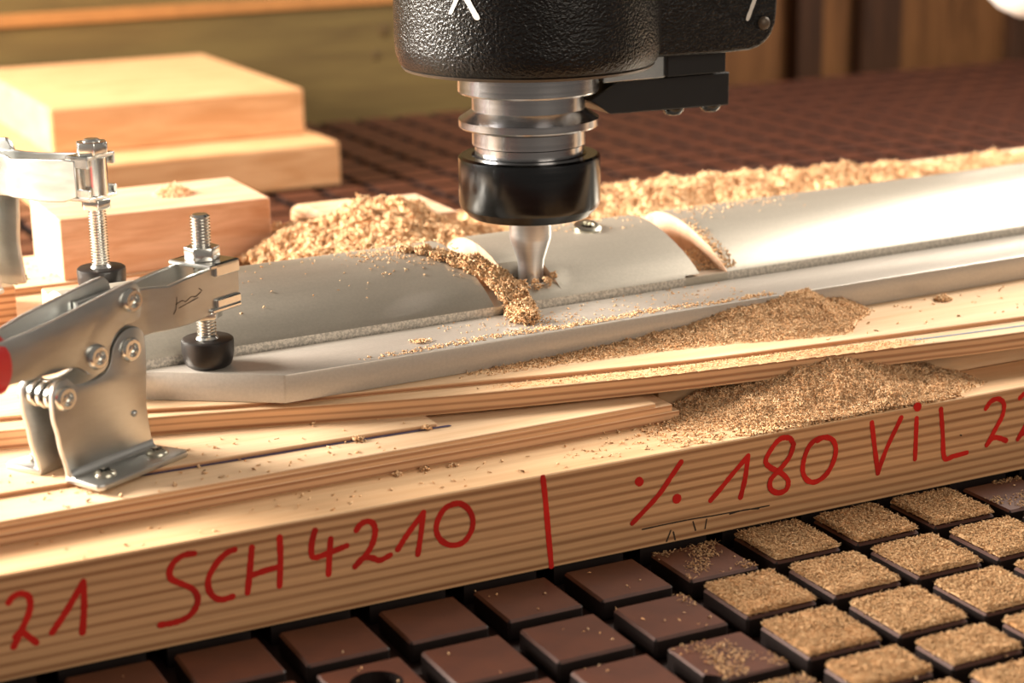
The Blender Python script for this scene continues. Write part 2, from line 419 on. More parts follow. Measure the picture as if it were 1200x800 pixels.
def plate(name, label, front, back_y, z0, z1, mat, cat='plywood', left=None, bevel=.008, extra=None):
    poly = [(p.x, p.y) for p in catmull(front, 6)] + [(front[-1][0], back_y), (front[0][0], back_y)]
    o = MB().prism(poly, XYZ, z0, z1).build(name, mat, bevel=bevel, seg=1)
    return tag(o, label, cat) if label else o
lower = root('ledge_plate', 'plywood ledge board carrying the toggle clamp, ending in a split corner', 'plywood', (-8, 2, 1.0))
def ppart(name, front, back_y, z0, z1, mat, parent, bevel=.008):
    poly = [(p.x, p.y) for p in catmull(front, 6)] + [(front[-1][0], back_y), (front[0][0], back_y)]
    return MB().prism(poly, XYZ, z0, z1).build(name, mat, parent, bevel=bevel, seg=1, world=True)
ppart('bottom_veneer', [(-15, .72), (-9.3, .84), (-7.5, .88), (-5.2, .93), (-2.05, 1.0)], 9.6, 1.0, 1.11, M['ply_thin'], lower)
ppart('board', [(-15, .72), (-9.3, .84), (-7.5, .88), (-5.2, .93), (-2.14, 1.0)], 9.6, 1.11, 1.19, M['ply_thin'], lower)
ppart('middle_veneer', [(-15, .72), (-9.3, .84), (-7.5, .88), (-5.2, .93), (-2.35, .99)], 9.6, 1.19, 1.235, M['ply_thin'], lower)
ppart('top_veneer', [(-15, 1.52), (-9.1, 1.46), (-7.3, 1.43), (-6.0, 1.42), (-4.72, 1.39)], 9.6, 1.235, 1.28, M['ply_thin'], lower)
MB().ribbon([(-8.2, 1.43), (-7.3, 1.41), (-6.0, 1.40), (-4.85, 1.37), (-4.6, 1.36)], .055, lambda x, y, l: (x, y, 1.236 + l), .003, 0).build('purple_line', M['purple'], lower, world=True, recalc=False)

CF = [(-15, 3.9), (-11, 3.2), (-8.87, 2.72), (-7.06, 2.32), (-4.54, 1.62), (-2.14, 1.16), (-.26, .92), (1.16, .74), (2.3, .62), (6, .4), (12, .3), (16, .3)]
upper = root('curved_plate', 'plywood board with long curved front edge lying on the ledge board', 'plywood', (0, 5, 1.28))
ppart('board', CF, 9.8, 1.28, 1.48, M['ply_mid'], upper)
MB().ribbon([(.9, .96), (1.6, .88), (2.6, .80), (5, .62)], .05, lambda x, y, l: (x, y, 1.48 + l), .003, 0).build('blue_line', M['bluegrey'], upper, world=True, recalc=False)
tag(MB().prism([(-2.02, 1.5), (-1.3, 1.25), (-.6, 1.02), (1.2, .985), (16, .985), (16, 9.7), (-2.02, 9.7)], XYZ, 1.0, 1.28).build('ledge_plate', M['pine_cream'], bevel=.008, seg=1), 'pale board tucked under the right end of the curved board', 'plywood')
DF = [(-15, 3.9), (-9.2, 3.1), (-7.5, 2.58), (-6.38, 2.22), (-4.78, 1.93), (-2.0, 1.40), (-.1, 1.21), (2.65, 1.0), (6, .82), (12, .7), (16, .7)]
plate('top_sheet', 'thin plywood sheet on the curved board, directly under the silver bar', DF, 9.7, 1.48, 1.53, M['ply_thin'])
tag(MB().box(-14, -4.0, 7.95, 9.7, 1.53, 1.63).build('stop_strip', M['ply_thin'], bevel=.01, seg=1), 'thin plywood strip under the pale pine block by the rear clamp', 'plywood')

# ---------------------------------------------------------------- pine blocks
def block(name, label, x0, x1, y0, y1, z0, z1, mat, bev=.02):
    return tag(MB().box(x0, x1, y0, y1, z0, z1).build(name, mat, bevel=bev), label, 'wood block')
block('pine_block', 'pinkish pine block with a chipped top beside the rear clamp', -6.95, -4.15, 8.0, 9.7, 1.63, 2.43, M['pine'])
block('pine_plank', 'lower wide pine plank of the stack standing on the table', -4.6, 1.5, 20.1, 28.2, 0, .905, M['pine_far'], .06)
block('pine_plank', 'upper pine plank of the stack, set back on the wider plank', -4.05, 1.24, 21.4, 28.3, .905, 1.86, M['pine_far'], .06)
block('wood_stop', 'small wooden stop half buried in sawdust behind the spindle', -3.4, -1.74, 7.3, 8.7, 1.53, 2.12, M['core'])
block('wood_offcut', 'pale flat offcut behind the left sawdust heap', -3.35, -2.35, 8.9, 9.6, 1.53, 1.98, M['ply_thin'], .12)

# ---------------------------------------------------------------- workpiece: silver moulding and front bar
WY = math.atan(0.036308)
wp = root('curved_moulding', 'silver lacquered rounded wooden moulding with cut notches under the router bit', 'moulding', (0, 2.235, 1.53), WY)
PROF = [(.96, 1.93), (.985, 1.955), (1.03, 1.985), (1.09, 2.025), (1.19, 2.085), (1.36, 2.17), (1.55, 2.245), (1.72, 2.305), (1.87, 2.348), (2.05, 2.387), (2.25, 2.408), (2.42, 2.408), (2.58, 2.385), (2.75, 2.325), (2.88, 2.24), (2.94, 2.12)]
def mould(s0, s1, prof, z0=1.53):
    mb = MB(); n = len(prof)
    poly = [(prof[0][0], z0)] + prof + [(prof[-1][0], z0)]
    to3 = lambda t, z, s: (s, t, z - 1.53)
    mb.prism(poly, to3, s0, s1, 0, 1)
    mb.m[0] = 2                               # the rough vertical front edge
    return mb.build('moulding_section', [M['lacquer'], M['core'], M['glitter']], wp, smooth=28)
mould(-7.75, -3.2, PROF)
low = [(.96, 1.93), (.985, 1.955), (1.03, 1.985), (1.09, 2.02), (1.2, 2.06), (1.26, 2.05), (1.27, 1.9), (1.60, 1.9), (1.61, 2.255)] + [p for p in PROF if p[0] > 1.7]
mould(-2.82, -2.28, low)
mould(-2.28, -.62, PROF)
mould(-.62, -.41, [p for p in PROF if p[0] > .98], 1.95)
mould(-.02, 14, PROF)
for s0, s1 in ((-3.2, -2.82), (-.62, -.02)):
    MB().prism([(.96, 1.53), (.96, 1.925), (2.9, 1.925), (2.9, 1.53)], lambda t, z, s: (s, t, z - 1.53), s0, s1).build('notch_floor', M['lacquer'], wp)
bar = MB().prism([(-6.12, 0), (14, 0), (14, .93), (-7.40, .93)], lambda s, t, z: (s, t, z), 0, .31).build('flat_bar', M['lacquer_slab'], bevel=.02, seg=2, smooth=35, origin=(0, 0, 0))
bar.location = Vector((0, 2.235, 1.53))*U; bar.rotation_euler = (0, 0, WY)
tag(bar, 'frosted silver-grey flat bar with a mitred end under the front clamp', 'bar')
# countersunk screw in the moulding
ms = root('countersunk_screw', 'small steel screw sunk in the top of the silver moulding', 'screw', (-1.36, 4.33, 2.385))
MB().lathe([(.15, -.04), (.175, .0), (.17, .045), (.14, .065), (.09, .06), (.075, .0), (0, -.01)], XYZ, 24).build('head', M['screw'], ms, smooth=40)
for a in (0, 1):
    MB().box(-.07, .07, -.016, .016, -.01, .03).build('recess_rib', M['nut'], ms).rotation_euler = (0, 0, a*math.pi/2 + .4)
ms.rotation_euler = (.25, 0, 0)

# ---------------------------------------------------------------- milling spindle
AX, AY = -2.519, 3.571
sp = root('milling_spindle', 'black router spindle with steel tool holder and bit cutting the moulding', 'spindle', (AX, AY, 2.0))
zz = at(AX, AY, 0)
hs = MB()
hs.lathe([(0, 4.56), (1.33, 4.56), (1.40, 4.565), (1.455, 4.62), (1.49, 4.72), (1.50, 4.85), (1.50, 9.0), (0, 9.0)], zz, 96)
hs.build('housing', M['black_paint'], sp, smooth=35, world=True)
MB().lathe([(1.33, 4.54), (1.405, 4.545), (1.43, 4.575), (1.41, 4.58), (1.33, 4.575)], zz, 96).build('bottom_rim', M['black_edge'], sp, smooth=40, world=True)
arm_poly = [(-2.2, 4.60), (-1.07, 4.60), (-.27, 4.59), (.08, 4.60), (.2, 4.63), (.3, 4.69), (.37, 4.77), (.42, 4.88), (.435, 5.0), (.44, 5.2), (.44, 9.0), (-2.2, 9.0)]
MB().prism(arm_poly, lambda x, z, y: (x, y, z), 2.97, 4.4).build('side_housing', M['black_paint'], sp, bevel=.05, seg=3, smooth=40, world=True)
MB().lathe([(0, .05), (.05, .045), (.075, .02), (.08, 0)], lambda x, y, h: (.244 + x, 2.97 - h, 4.903 + y), 20).build('rivet', M['black_edge'], sp, smooth=50, world=True)
def cyl(ang, z, l): return (AX + (1.505 + l)*math.cos(ang), AY + (1.505 + l)*math.sin(ang), z)
D = math.radians
MB().ribbon([(D(-145.6), 5.50), (D(-146.35), 5.411), (D(-149.2), 5.275)], .034, cyl, .004, 0).build('white_stroke', M['mark'], sp, world=True, recalc=False)
MB().ribbon([(D(-143.2), 5.50), (D(-141.3), 5.415), (D(-137.2), 5.232)], .046, cyl, .004, 0).build('white_stroke', M['mark'], sp, world=True, recalc=False)
MB().ribbon([(.145, 5.26), (.109, 5.175), (.02, 4.966)], .05, lambda x, z, l: (x, 2.97 - l, z), .004, 0).build('white_stroke', M['mark'], sp, world=True, recalc=False)
th = MB().lathe([(.6, 4.6), (.80, 4.54), (.80, 4.435), (.803, 4.28), (.79, 4.26), (.66, 4.255), (.645, 4.25), (.645, 4.07), (.66, 4.05), (.785, 3.97), (.80, 3.96), (.80, 3.885), (.785, 3.865),
    (.66, 3.84), (.65, 3.83), (.65, 3.67), (.64, 3.66), (.62, 3.655), (.62, 3.5), (.5, 3.45)], zz, 96).build('tool_holder', M['steel'], sp, smooth=30, world=True)
MB().lathe([(.60, 3.47), (.66, 3.545), (.78, 3.545), (.81, 3.52), (.815, 3.48), (.815, 3.0), (.80, 2.95), (.70, 2.845), (.30, 2.82), (.22, 2.85), (0, 2.85)], zz, 96).build('collet_nut', M['nut'], sp, smooth=25, world=True)
bit = MB()
bit.lathe([(0, 2.9), (.243, 2.9), (.243, 2.575), (.235, 2.54), (.19, 2.40), (.16, 2.31), (.148, 2.22), (.146, 2.02), (.12, 1.93), (0, 1.93)], zz, 48)
bit.build('router_bit', M['bit'], sp, smooth=35, world=True)
# sensor bracket
br = MB().prism([(-1.87, 4.13), (-1.6, 3.95), (.0, 3.93), (.0, 4.32), (-1.5, 4.32)], lambda x, z, y: (x, y, z), 3.3, 3.85).build('sensor_bracket', M['black_block'], sp, bevel=.012, seg=1, world=True)
MB().box(-.94, -.15, 3.15, 3.85, 4.345, 4.60).build('bracket_block', M['black_block'], sp, bevel=.01, seg=1, world=True)
MB().prism([(-1.75, 4.33), (-.95, 4.335), (-.9, 4.36), (-.9, 4.6), (-1.25, 4.6), (-1.75, 4.42)], lambda x, z, y: (x, y, z), 3.2, 3.7).build('steel_bracket', M['zinc_bright'], sp, bevel=.01, seg=1, world=True)
for x in (-.68, -.17):
    o = MB().lathe([(.135, 0), (.13, -.03), (.10, -.075), (.05, -.095), (0, -.10)], at(x, 3.45, 3.94), 24).build('bracket_screw', M['nut'], sp, smooth=60, world=True)

# ---------------------------------------------------------------- toggle clamps
def mirror(fn): return lambda a, z, b: fn(a, z, -b)
def toggle_clamp(name, label, loc, yaw, pad_z, bolt_top, headed, pa):
    t = root(name, label, 'clamp', loc, yaw, None)
    Z, ZB = M['zinc'], M['zinc_bright']
    out = catmull([(-.005, .03), (-.03, .17), (-.075, .33), (-.1, .5), (-.14, .68), (-.13, .90), (-.08, .985), (.0, 1.02), (.075, 1.0), (.15, .93), (.25, .905), (.42, .915), (.55, .955), (.615, 1.03), (.66, 1.16), (.74, 1.25), (.86, 1.305), (.98, 1.30), (1.06, 1.24), (1.095, 1.12), (1.08, .8), (1.05, .5), (1.10, .03)], 3)
    pl = [(p.x, p.y) for p in out]
    for s in (-1, 1):
        mb = MB()
        mb.prism(pl, lambda a, z, b, s=s: (a, s*b, z), .165, .235)
        o = mb.build('base_bracket', Z, t, bevel=.018, seg=2, smooth=40)
        fl = MB().prism([(-.02, .17), (1.12, .17), (1.17, .62), (1.12, .66), (.02, .66), (-.04, .62)] if s < 0 else [(-.02, .17), (1.0, .17), (.95, .30), (.45, .62), (.02, .66), (-.04, .62)], lambda a, b, z, s=s: (a, s*b, z), 0, .062)
        fo = fl.build('flange', Z, o, bevel=.018, seg=2, smooth=40)
        MB().prism([(.235, .06), (.30, .06), (.25, .08), (.235, .13)], lambda b, z, a, s=s: (a, s*b, z), .0, 1.09).build('bend', Z, o, smooth=60)
        for a in ((.22, .92) if s < 0 else (.22,)):
            sc = MB().lathe([(.11, 0), (.108, .02), (.08, .045), (.05, .05), (.045, .03), (0, .03)], at(a, s*.46, .062), 24).build('screw', M['screw'], t, smooth=50)
            for q in (.3, .3 + math.pi/2):
                c = MB().box(-.07, .07, -.012, .012, 0, .015).build('cross_slot', M['nut'], sc)
                c.location = (a*U, s*.46*U, .098*U); c.rotation_euler = (0, 0, q)
        for (ra, rz) in ((.0, .84), (.868, 1.10), (.438, 1.13), (.933, 1.574)):
            MB().lathe([(.122, 0), (.122, .028), (.10, .055), (.07, .055), (.055, .02), (.03, .02), (.0, .035)], lambda x, y, h, ra=ra, rz=rz, s=s: (ra + x, s*(.235 + h), rz + y), 24).build('rivet', ZB, t, smooth=40)
        MB().lathe([(.035, 0), (.028, .018), (0, .025)], lambda x, y, h, s=s: (.873 + x, s*(.235 + h), .45 + y), 14).build('dimple', Z, t, smooth=60)
    for b in (-.11, -.0, .11):
        MB().lathe([(.06, -.035), (.115, -.035), (.13, -.02), (.13, .02), (.115, .035), (.06, .035)], lambda x, y, h, b=b: (.0 + x, b + h, .84 + y), 28).build('spacer_washer', ZB, t, smooth=40)
    # lever
    lv = catmull([(-1.3, 1.47), (-.53, 1.52), (.2, 1.63), (.90, 1.735), (1.02, 1.72), (1.075, 1.62), (1.065, 1.46), (1.02, 1.36), (.86, 1.35), (.72, 1.29), (.63, 1.17), (.58, 1.02), (.47, .955), (.36, .97), (.27, 1.04), (.1, 1.10), (-.53, 1.09), (-1.3, 1.06)], 3)
    lp = [(p.x, p.y) for p in lv]
    for s in (-1, 1):
        def lev(a, z, b, s=s):
            k = 1.0 if a > -.1 else max(.45, 1 - (-.1 - a)*.9)
            return (a, s*b*k, z)
        MB().prism(lp, lev, .17, .235).build('lever_plate', Z, t, bevel=.014, seg=2, smooth=40)
    MB().prism([(-1.2, 1.10), (.25, 1.10), (.25, 1.16), (-1.2, 1.16)], lambda a, z, b: (a, b, z), -.1, .1).build('lever_web', Z, t)
    g = MB()
    rings = []
    for a, r in ((-.50, .0), (-.50, .2), (-.515, .255), (-.56, .29), (-.9, .31), (-2.2, .30), (-2.5, .25), (-2.6, 0)):
        rings.append((r, -a))
    g.lathe(rings, lambda x, y, h: (-h, x*.62, 1.285 - .03*(h-.5) + y*1.0), 32)
    tag(g.build('handle_grip', M['red'], t, smooth=50), 'glossy red plastic grip')
    # arm: two flat bars that spread towards the spindle
    for s in (-1, 1):
        mb = MB()
        segs = [(.55, .10, 1.02, 1.60), (1.15, .10, 1.15, 1.625), (1.28, .11, 1.155, 1.615), (1.45, .19, 1.16, 1.60), (pa-.49, .19, 1.15, 1.63), (pa-.24, .19, 1.17, 1.645), (pa+(-.05 if headed else .26), .19, 1.235, 1.645)]
        V = []
        for a, b, z0, z1 in segs:
            V += [(a, s*b, z0), (a, s*(b+.06), z0), (a, s*(b+.06), z1), (a, s*b, z1)]
        F = [(0, 1, 2, 3), tuple(len(V)-4+i for i in (3, 2, 1, 0))]
        for i in range(len(segs)-1):
            k = 4*i
            F += [(k+j, k+(j+1) % 4, k+4+(j+1) % 4, k+4+j) for j in range(4)]
        mb.add(V, F).build('arm_bar', Z, t, bevel=.012, seg=1, smooth=40)
    MB().box(1.0, 1.1, -.1, .1, 1.2, 1.5).build('arm_spacer', Z, t)
    for z0, sg in ((1.645, 1), (1.235 if not headed else 1.235, -1)):
        mb = MB(); z1 = z0 + .045*sg
        wx = .12 if headed else .24; wy = .24 if headed else .29
        mb.box(pa-.2, pa+wx, -wy, wy, min(z0, z1), max(z0, z1))
        o = mb.build('flanged_washer', ZB, t, bevel=.012, seg=1)
        for s in (-1, 1):
            MB().box(pa-.12, pa+wx, s*(wy-.025)-.025, s*(wy-.025)+.025, min(z0, z0-.09*sg), max(z1, z0-.09*sg)).build('washer_lip', ZB, o, bevel=.012, seg=1)
    hexp = lambda r: [(r*math.cos(math.pi/3*i + .3), r*math.sin(math.pi/3*i + .3)) for i in range(6)]
    MB().prism(hexp(.185), lambda x, y, z: (pa + x, y, z), 1.69, 1.83).build('hex_nut', ZB, t, bevel=.015, seg=2, smooth=40)
    MB().prism(hexp(.175), lambda x, y, z: (pa + x, y, z), 1.08, 1.19).build('hex_nut', ZB, t, bevel=.015, seg=2, smooth=40)
    pt = pad_z + .31
    if headed:
        MB().lathe([(.0, 1.65), (.15, 1.65), (.15, 1.24), (.0, 1.24)], at(pa, 0, 0), 24).build('bolt_sleeve', ZB, t, smooth=40)
    prof = [(0, bolt_top), (.075, bolt_top), (.098, bolt_top-.02)]
    z = bolt_top - .02; step = .032
    while z > pt - .02:
        prof += [(.102, z), (.102, z-.008), (.082, z-.016), (.082, z-.022)]; z -= step
    prof += [(.09, pt-.02), (0, pt-.02)]
    MB().lathe(prof, at(pa, 0, 0), 28).build('threaded_bolt', ZB, t, smooth=25)
    MB().lathe([(0, pt+.01), (.085, pt+.03), (.11, pt+.005), (.12, pt-.012)], at(pa, 0, 0), 28).build('bolt_collar', ZB, t, smooth=50)
    MB().lathe([(0, pt-.01), (.25, pt-.008), (.268, pt-.022), (.272, pt-.05), (.268, pt-.16), (.255, pt-.23), (.235, pt-.28), (.20, pt-.305), (.15, pt-.31), (0, pt-.31)], at(pa, 0, 0), 48).build('rubber_tip', M['rubber'], t, smooth=40)['label'] = 'black rubber tip'
    for s in [] if headed else [[(1.78, 1.47), (1.76, 1.36), (1.72, 1.31)], [(1.76, 1.40), (1.85, 1.42), (1.9, 1.40), (1.98, 1.43), (2.05, 1.42), (2.12, 1.45)], [(2.1, 1.49), (2.14, 1.46)], [(1.80, 1.355), (1.95, 1.38), (2.08, 1.40)]]:
        MB().ribbon(s, .009, lambda a, z, l: (a + pa - 2.44, -.25 - l, z), .002, 0).build('stamped_mark', M['pencil'], t, recalc=False)
    return t
toggle_clamp('toggle_clamp', 'zinc toggle clamp with red handle pressing on the mitred flat bar', (-8.6, 1.61, 1.28), D(30), .56, 2.16, False, 2.2)
rc = toggle_clamp('toggle_clamp', 'zinc toggle clamp behind the moulding, beside the pink pine block', (-8.58, 7.02, 2.06), D(-55), .11, 1.86, True, 2.44)
tag(MB().box(-10.5, -7.9, 6.3, 7.9, 1.53, 2.06).build('clamp_riser', M['ply_mid'], bevel=.02), 'plywood riser under the rear toggle clamp', 'plywood')

tag(MB().box(-7.75, -6.6, 4.98, 5.6, 1.53, 2.168).build('packing_block', M['pine'], bevel=.02), 'small pine packing block under the rubber tip of the rear clamp', 'wood block')

# ---------------------------------------------------------------- white hood, upper right
hood = root('white_hood', 'white rounded hood hanging at the upper right above the table', 'hood', (12.35, 12.0, 3.4))
MB().lathe([(0, -1.2), (.35, -1.15), (.7, -.98), (.98, -.7), (1.15, -.35), (1.2, 0), (1.2, .6), (1.1, .9), (.6, 1.1), (0, 1.15)], at(12.35, 12.0, 4.62), 40).build('shell', M['white'], hood, smooth=50, world=True)
MB().lathe([(.12, 5.7), (.12, 12), (0, 12)], at(12.35, 12.0, 0), 16).build('stem', M['white'], hood, smooth=50, world=True)

# ---------------------------------------------------------------- sawdust
def np_mesh(name, V, F, mat, smooth=False):
    V = np.asarray(V, np.float32)*U; F = np.asarray(F, np.int32)
    lo = V.min(0); hi = V.max(0); off = np.array([(lo[0]+hi[0])/2, (lo[1]+hi[1])/2, lo[2]], np.float32)
    V = V - off
    me = bpy.data.meshes.new(name); k = F.shape[1]
    me.vertices.add(len(V)); me.vertices.foreach_set('co', V.ravel())
    me.loops.add(F.size); me.loops.foreach_set('vertex_index', F.ravel())
    me.polygons.add(len(F)); me.polygons.foreach_set('loop_start', np.arange(len(F), dtype=np.int32)*k)
    me.update(calc_edges=True); me.materials.append(mat)
    if smooth: me.polygons.foreach_set('use_smooth', [True]*len(F))
    o = bpy.data.objects.new(name, me); COL.objects.link(o); o.location = off.tolist()
    return o
def chips(P, length, width, flat=.5):
    """short curled shavings, one per point: a bent three-sided sliver of 6 vertices and 8 triangles"""
    n = len(P)
    a = rng.uniform(0, 2*np.pi, n); el = rng.normal(0, flat, n)
    t = np.stack([np.cos(a)*np.cos(el), np.sin(a)*np.cos(el), np.sin(el)], 1)
    u = rng.normal(size=(n, 3)); u -= (u*t).sum(1, keepdims=True)*t; u /= np.linalg.norm(u, axis=1, keepdims=True) + 1e-9
    v = np.cross(t, u)
    L = (length*rng.uniform(.5, 1.5, n))[:, None]; W = (width*rng.uniform(.6, 1.5, n))[:, None]
    bend = rng.uniform(-.3, .6, n)[:, None]*L
    q = [P - t*L*.5, P - t*L*.5 + u*W*.6, P + v*bend*.6 + u*W, P + v*bend*.6 - u*W*.6, P + v*(bend*.6 + W*.8), P + t*L*.5 - v*bend*.2]
    V = np.stack(q, 1).reshape(-1, 3)
    f = np.array([(0,1,2),(0,3,1),(1,4,2),(1,3,4),(2,4,5),(4,3,5),(3,2,5),(0,2,3)])
    F = (np.arange(n)[:, None, None]*6 + f[None]).reshape(-1, 3)
    return V, F
def value_noise(x, y, s, seed):
    r = np.random.default_rng(seed); g = r.random((128, 128))
    X = x*s; Y = y*s; xi = np.floor(X).astype(int); yi = np.floor(Y).astype(int); fx = X-xi; fy = Y-yi
    fx = fx*fx*(3-2*fx); fy = fy*fy*(3-2*fy)
    G = lambda i, j: g[i % 128, j % 128]
    return (G(xi,yi)*(1-fx)+G(xi+1,yi)*fx)*(1-fy) + (G(xi,yi+1)*(1-fx)+G(xi+1,yi+1)*fx)*fy
def mound(name, label, xr, yr, hf, zf, step, nch, length, width, mat, rough=.05, seed=1, flat=.7, floor_=.0):
    nx = int((xr[1]-xr[0])/step)+1; ny = int((yr[1]-yr[0])/step)+1
    X, Y = np.meshgrid(np.linspace(*xr, nx), np.linspace(*yr, ny), indexing='ij')
    def H(x, y):
        h = hf(x, y)
        nz = (value_noise(x, y, 3.1, seed)-.5)*2 + (value_noise(x, y, 8.3, seed+1)-.5)*1.2 + (value_noise(x, y, 21, seed+2)-.5)*.8
        return h + nz*rough*np.clip(h/.08, 0, 1)
    h = H(X, Y); Zb = zf(X, Y)
    V = np.stack([X, Y, np.where(h > .005, Zb + h, Zb - .002)], 2).reshape(-1, 3)
    idx = np.arange(nx*ny).reshape(nx, ny)
    keep = (h[:-1,:-1] > .005) | (h[1:,:-1] > .005) | (h[:-1,1:] > .005) | (h[1:,1:] > .005)
    Q = np.stack([idx[:-1,:-1], idx[1:,:-1], idx[1:,1:], idx[:-1,1:]], 2)[keep]
    T = np.concatenate([Q[:, [0,1,2]], Q[:, [0,2,3]]])
    used = np.unique(T); mp = np.full(nx*ny, -1); mp[used] = np.arange(len(used)); V = V[used]; T = mp[T]
    px = rng.uniform(*xr, nch*6); py = rng.uniform(*yr, nch*6)
    ph = H(px, py); p = np.clip(hf(px, py)/.06, 0, 1); ok = rng.random(nch*6) < p*.9 + .0
    px, py, ph = px[ok][:nch], py[ok][:nch], ph[ok][:nch]
    P = np.stack([px, py, zf(px, py) + np.maximum(ph, 0) + rng.uniform(.0, width*1.2, len(px))], 1)
    cv, cf = chips(P, length, width, flat)
    return tag(np_mesh(name, np.concatenate([V, cv]), np.concatenate([T, cf + len(V)]), mat), label, 'sawdust', None, 'stuff')
def scatter(name, label, P, length, width, mat, flat=.3):
    V, F = chips(np.asarray(P), length, width, flat)
    return tag(np_mesh(name, V, F, mat), label, 'sawdust', None, 'stuff')

kx = 0.036308
c2 = math.cos(WY); s2 = math.sin(WY)
def wl(s, t, z): return np.stack([s*c2 - t*s2, 2.235 + s*s2 + t*c2, z], -1)
PT = np.array([(0, 1.84), (.93, 1.84), (.95, 1.84)] + PROF)
def surf(t): return np.interp(t, PT[:, 0], PT[:, 1])
front_y = lambda x: 2.235 + kx*x
cf_x = np.array([p[0] for p in CF]); cf_y = np.array([p[1] for p in CF])
# heap against the flat bar, on the top sheet
def h1(x, y):
    ridge = np.interp(x, [-4.2, -3, -1.9, -1.0, -.3, .15, .45, .75, 1.3], [0, .025, .07, .15, .25, .30, .33, .17, 0])
    d = front_y(x) - y
    wdt = .25 + ridge*2.0
    return np.where(d > -.02, ridge*np.clip(1 - d/wdt, 0, 1)**1.1, 0)
mound('sawdust_heap', 'sawdust heap piled against the front of the flat bar', (-4.3, 1.4), (1.15, 2.3), h1, lambda x, y: 0*x + 1.53, .02, 26000, .05, .008, M['dust'], .03, 3)
# heap in front of the curved board, on the base plate
def h2(x, y):
    peak = np.interp(x, [-2.3, -1.9, -1.4, -.9, -.5, -.2, .3, .8, 1.2, 1.7], [0, .05, .13, .24, .34, .37, .30, .18, .09, 0])
    yc = np.interp(x, cf_x, cf_y)
    k = np.clip((y - YA + .02)/(yc - YA), 0, 1.15)
    edge = np.interp(x, [-2.3, -1.6, -1.0, -.3, .6, 1.1, 1.7], [.5, .3, .05, .0, .0, .2, .6])
    return peak*np.clip((k - edge)/(1 - edge + 1e-3), 0, 1.05)**1.25 + np.where((k > edge) & (k > .03), .03, 0)*np.clip(peak*8, 0, 1)
mound('sawdust_heap', 'sawdust heap spilling over the base plate in front of the curved board', (-2.4, 1.8), (.17, 1.3), h2, lambda x, y: 0*x + 1.0, .02, 40000, .06, .008, M['dust'], .04, 9)
# dust ribbon on the step in front of the top sheet
def h2b(x, y):
    yc = np.interp(x, cf_x, cf_y); d = y - yc
    a = np.interp(x, [-4.2, -3.4, -2, -.5, .6, 1.2], [0, .010, .018, .03, .02, 0])
    return np.where((d > 0) & (d < .3), a*np.clip(1 - abs(d - .12)/.17, 0, 1), 0)
mound('sawdust_ribbon', 'thin line of sawdust along the step of the curved board', (-4.3, 1.3), (.6, 1.95), h2b, lambda x, y: 0*x + 1.48, .03, 9000, .03, .006, M['dust'], .012, 13)
# heap behind the moulding, left of the spindle
def h4(x, y):
    prof = np.interp(x, [-4.6, -4.1, -3.6, -3.1, -2.7, -2.3, -1.9, -1.7, -1.3, -.8], [.25, .5, .62, .8, .84, .74, .5, .35, .2, .0])
    return prof*np.clip(1 - abs(y - 7.2)/1.9, 0, 1)**.6
mound('sawdust_heap', 'tall sunlit sawdust heap between the pine block and the spindle', (-4.7, -.8), (5.35, 9.1), h4, lambda x, y: 0*x + 1.53, .035, 34000, .075, .015, M['dust'], .10, 21)
# bank behind the moulding, right of the spindle
def h5(x, y):
    prof = np.interp(x, [-1.6, -.6, .5, 2.7, 5.0, 6.2, 8, 12], [0, .45, .68, .6, .50, .34, .26, .2])
    c = np.interp(x, [-2, 5, 12], [7.3, 7.4, 8.3]); wd = np.interp(x, [-2, 5, 6.5, 12], [1.9, 1.7, 1.2, 1.0])
    return prof*np.clip(1 - abs(y - c)/wd, 0, 1)**.6
mound('sawdust_bank', 'long bank of sawdust behind the moulding, right of the spindle', (-1.6, 12), (5.4, 9.5), h5, lambda x, y: 0*x + 1.53, .045, 46000, .075, .015, M['dust'], .09, 33)
# clump of shavings where the bit is cutting
cl = []
for (s, t, r, n) in ((-3.72, 2.2, .10, 160), (-3.55, 2.05, .11, 220), (-3.42, 1.88, .12, 300), (-3.28, 1.72, .13, 420), (-3.14, 1.56, .16, 700), (-3.04, 1.42, .16, 800), (-2.97, 1.25, .17, 900), (-2.92, 1.08, .18, 1000), (-2.9, .9, .19, 900), (-3.0, .72, .17, 700), (-3.05, .5, .16, 420), (-2.72, 1.14, .07, 60), (-2.55, 1.14, .06, 50), (-2.40, 1.16, .05, 40), (-2.27, 1.24, .04, 30)):
    a = rng.uniform(0, 2*np.pi, n); rr = r*np.sqrt(rng.random(n)); ss = s + rr*np.cos(a); tt = t + rr*np.sin(a)
    hh = np.sqrt(np.clip(r*r - rr*rr, 0, None))*.75*rng.random(n)**.5
    lump = value_noise(ss, tt, 9, 5); hh = hh*(.45 + lump)
    cl.append(wl(ss, tt, surf(tt) + hh + .01))
scatter('shavings_clump', 'clump of fresh brown shavings beside the router bit', np.concatenate(cl), .055, .013, M['dust'], .8)
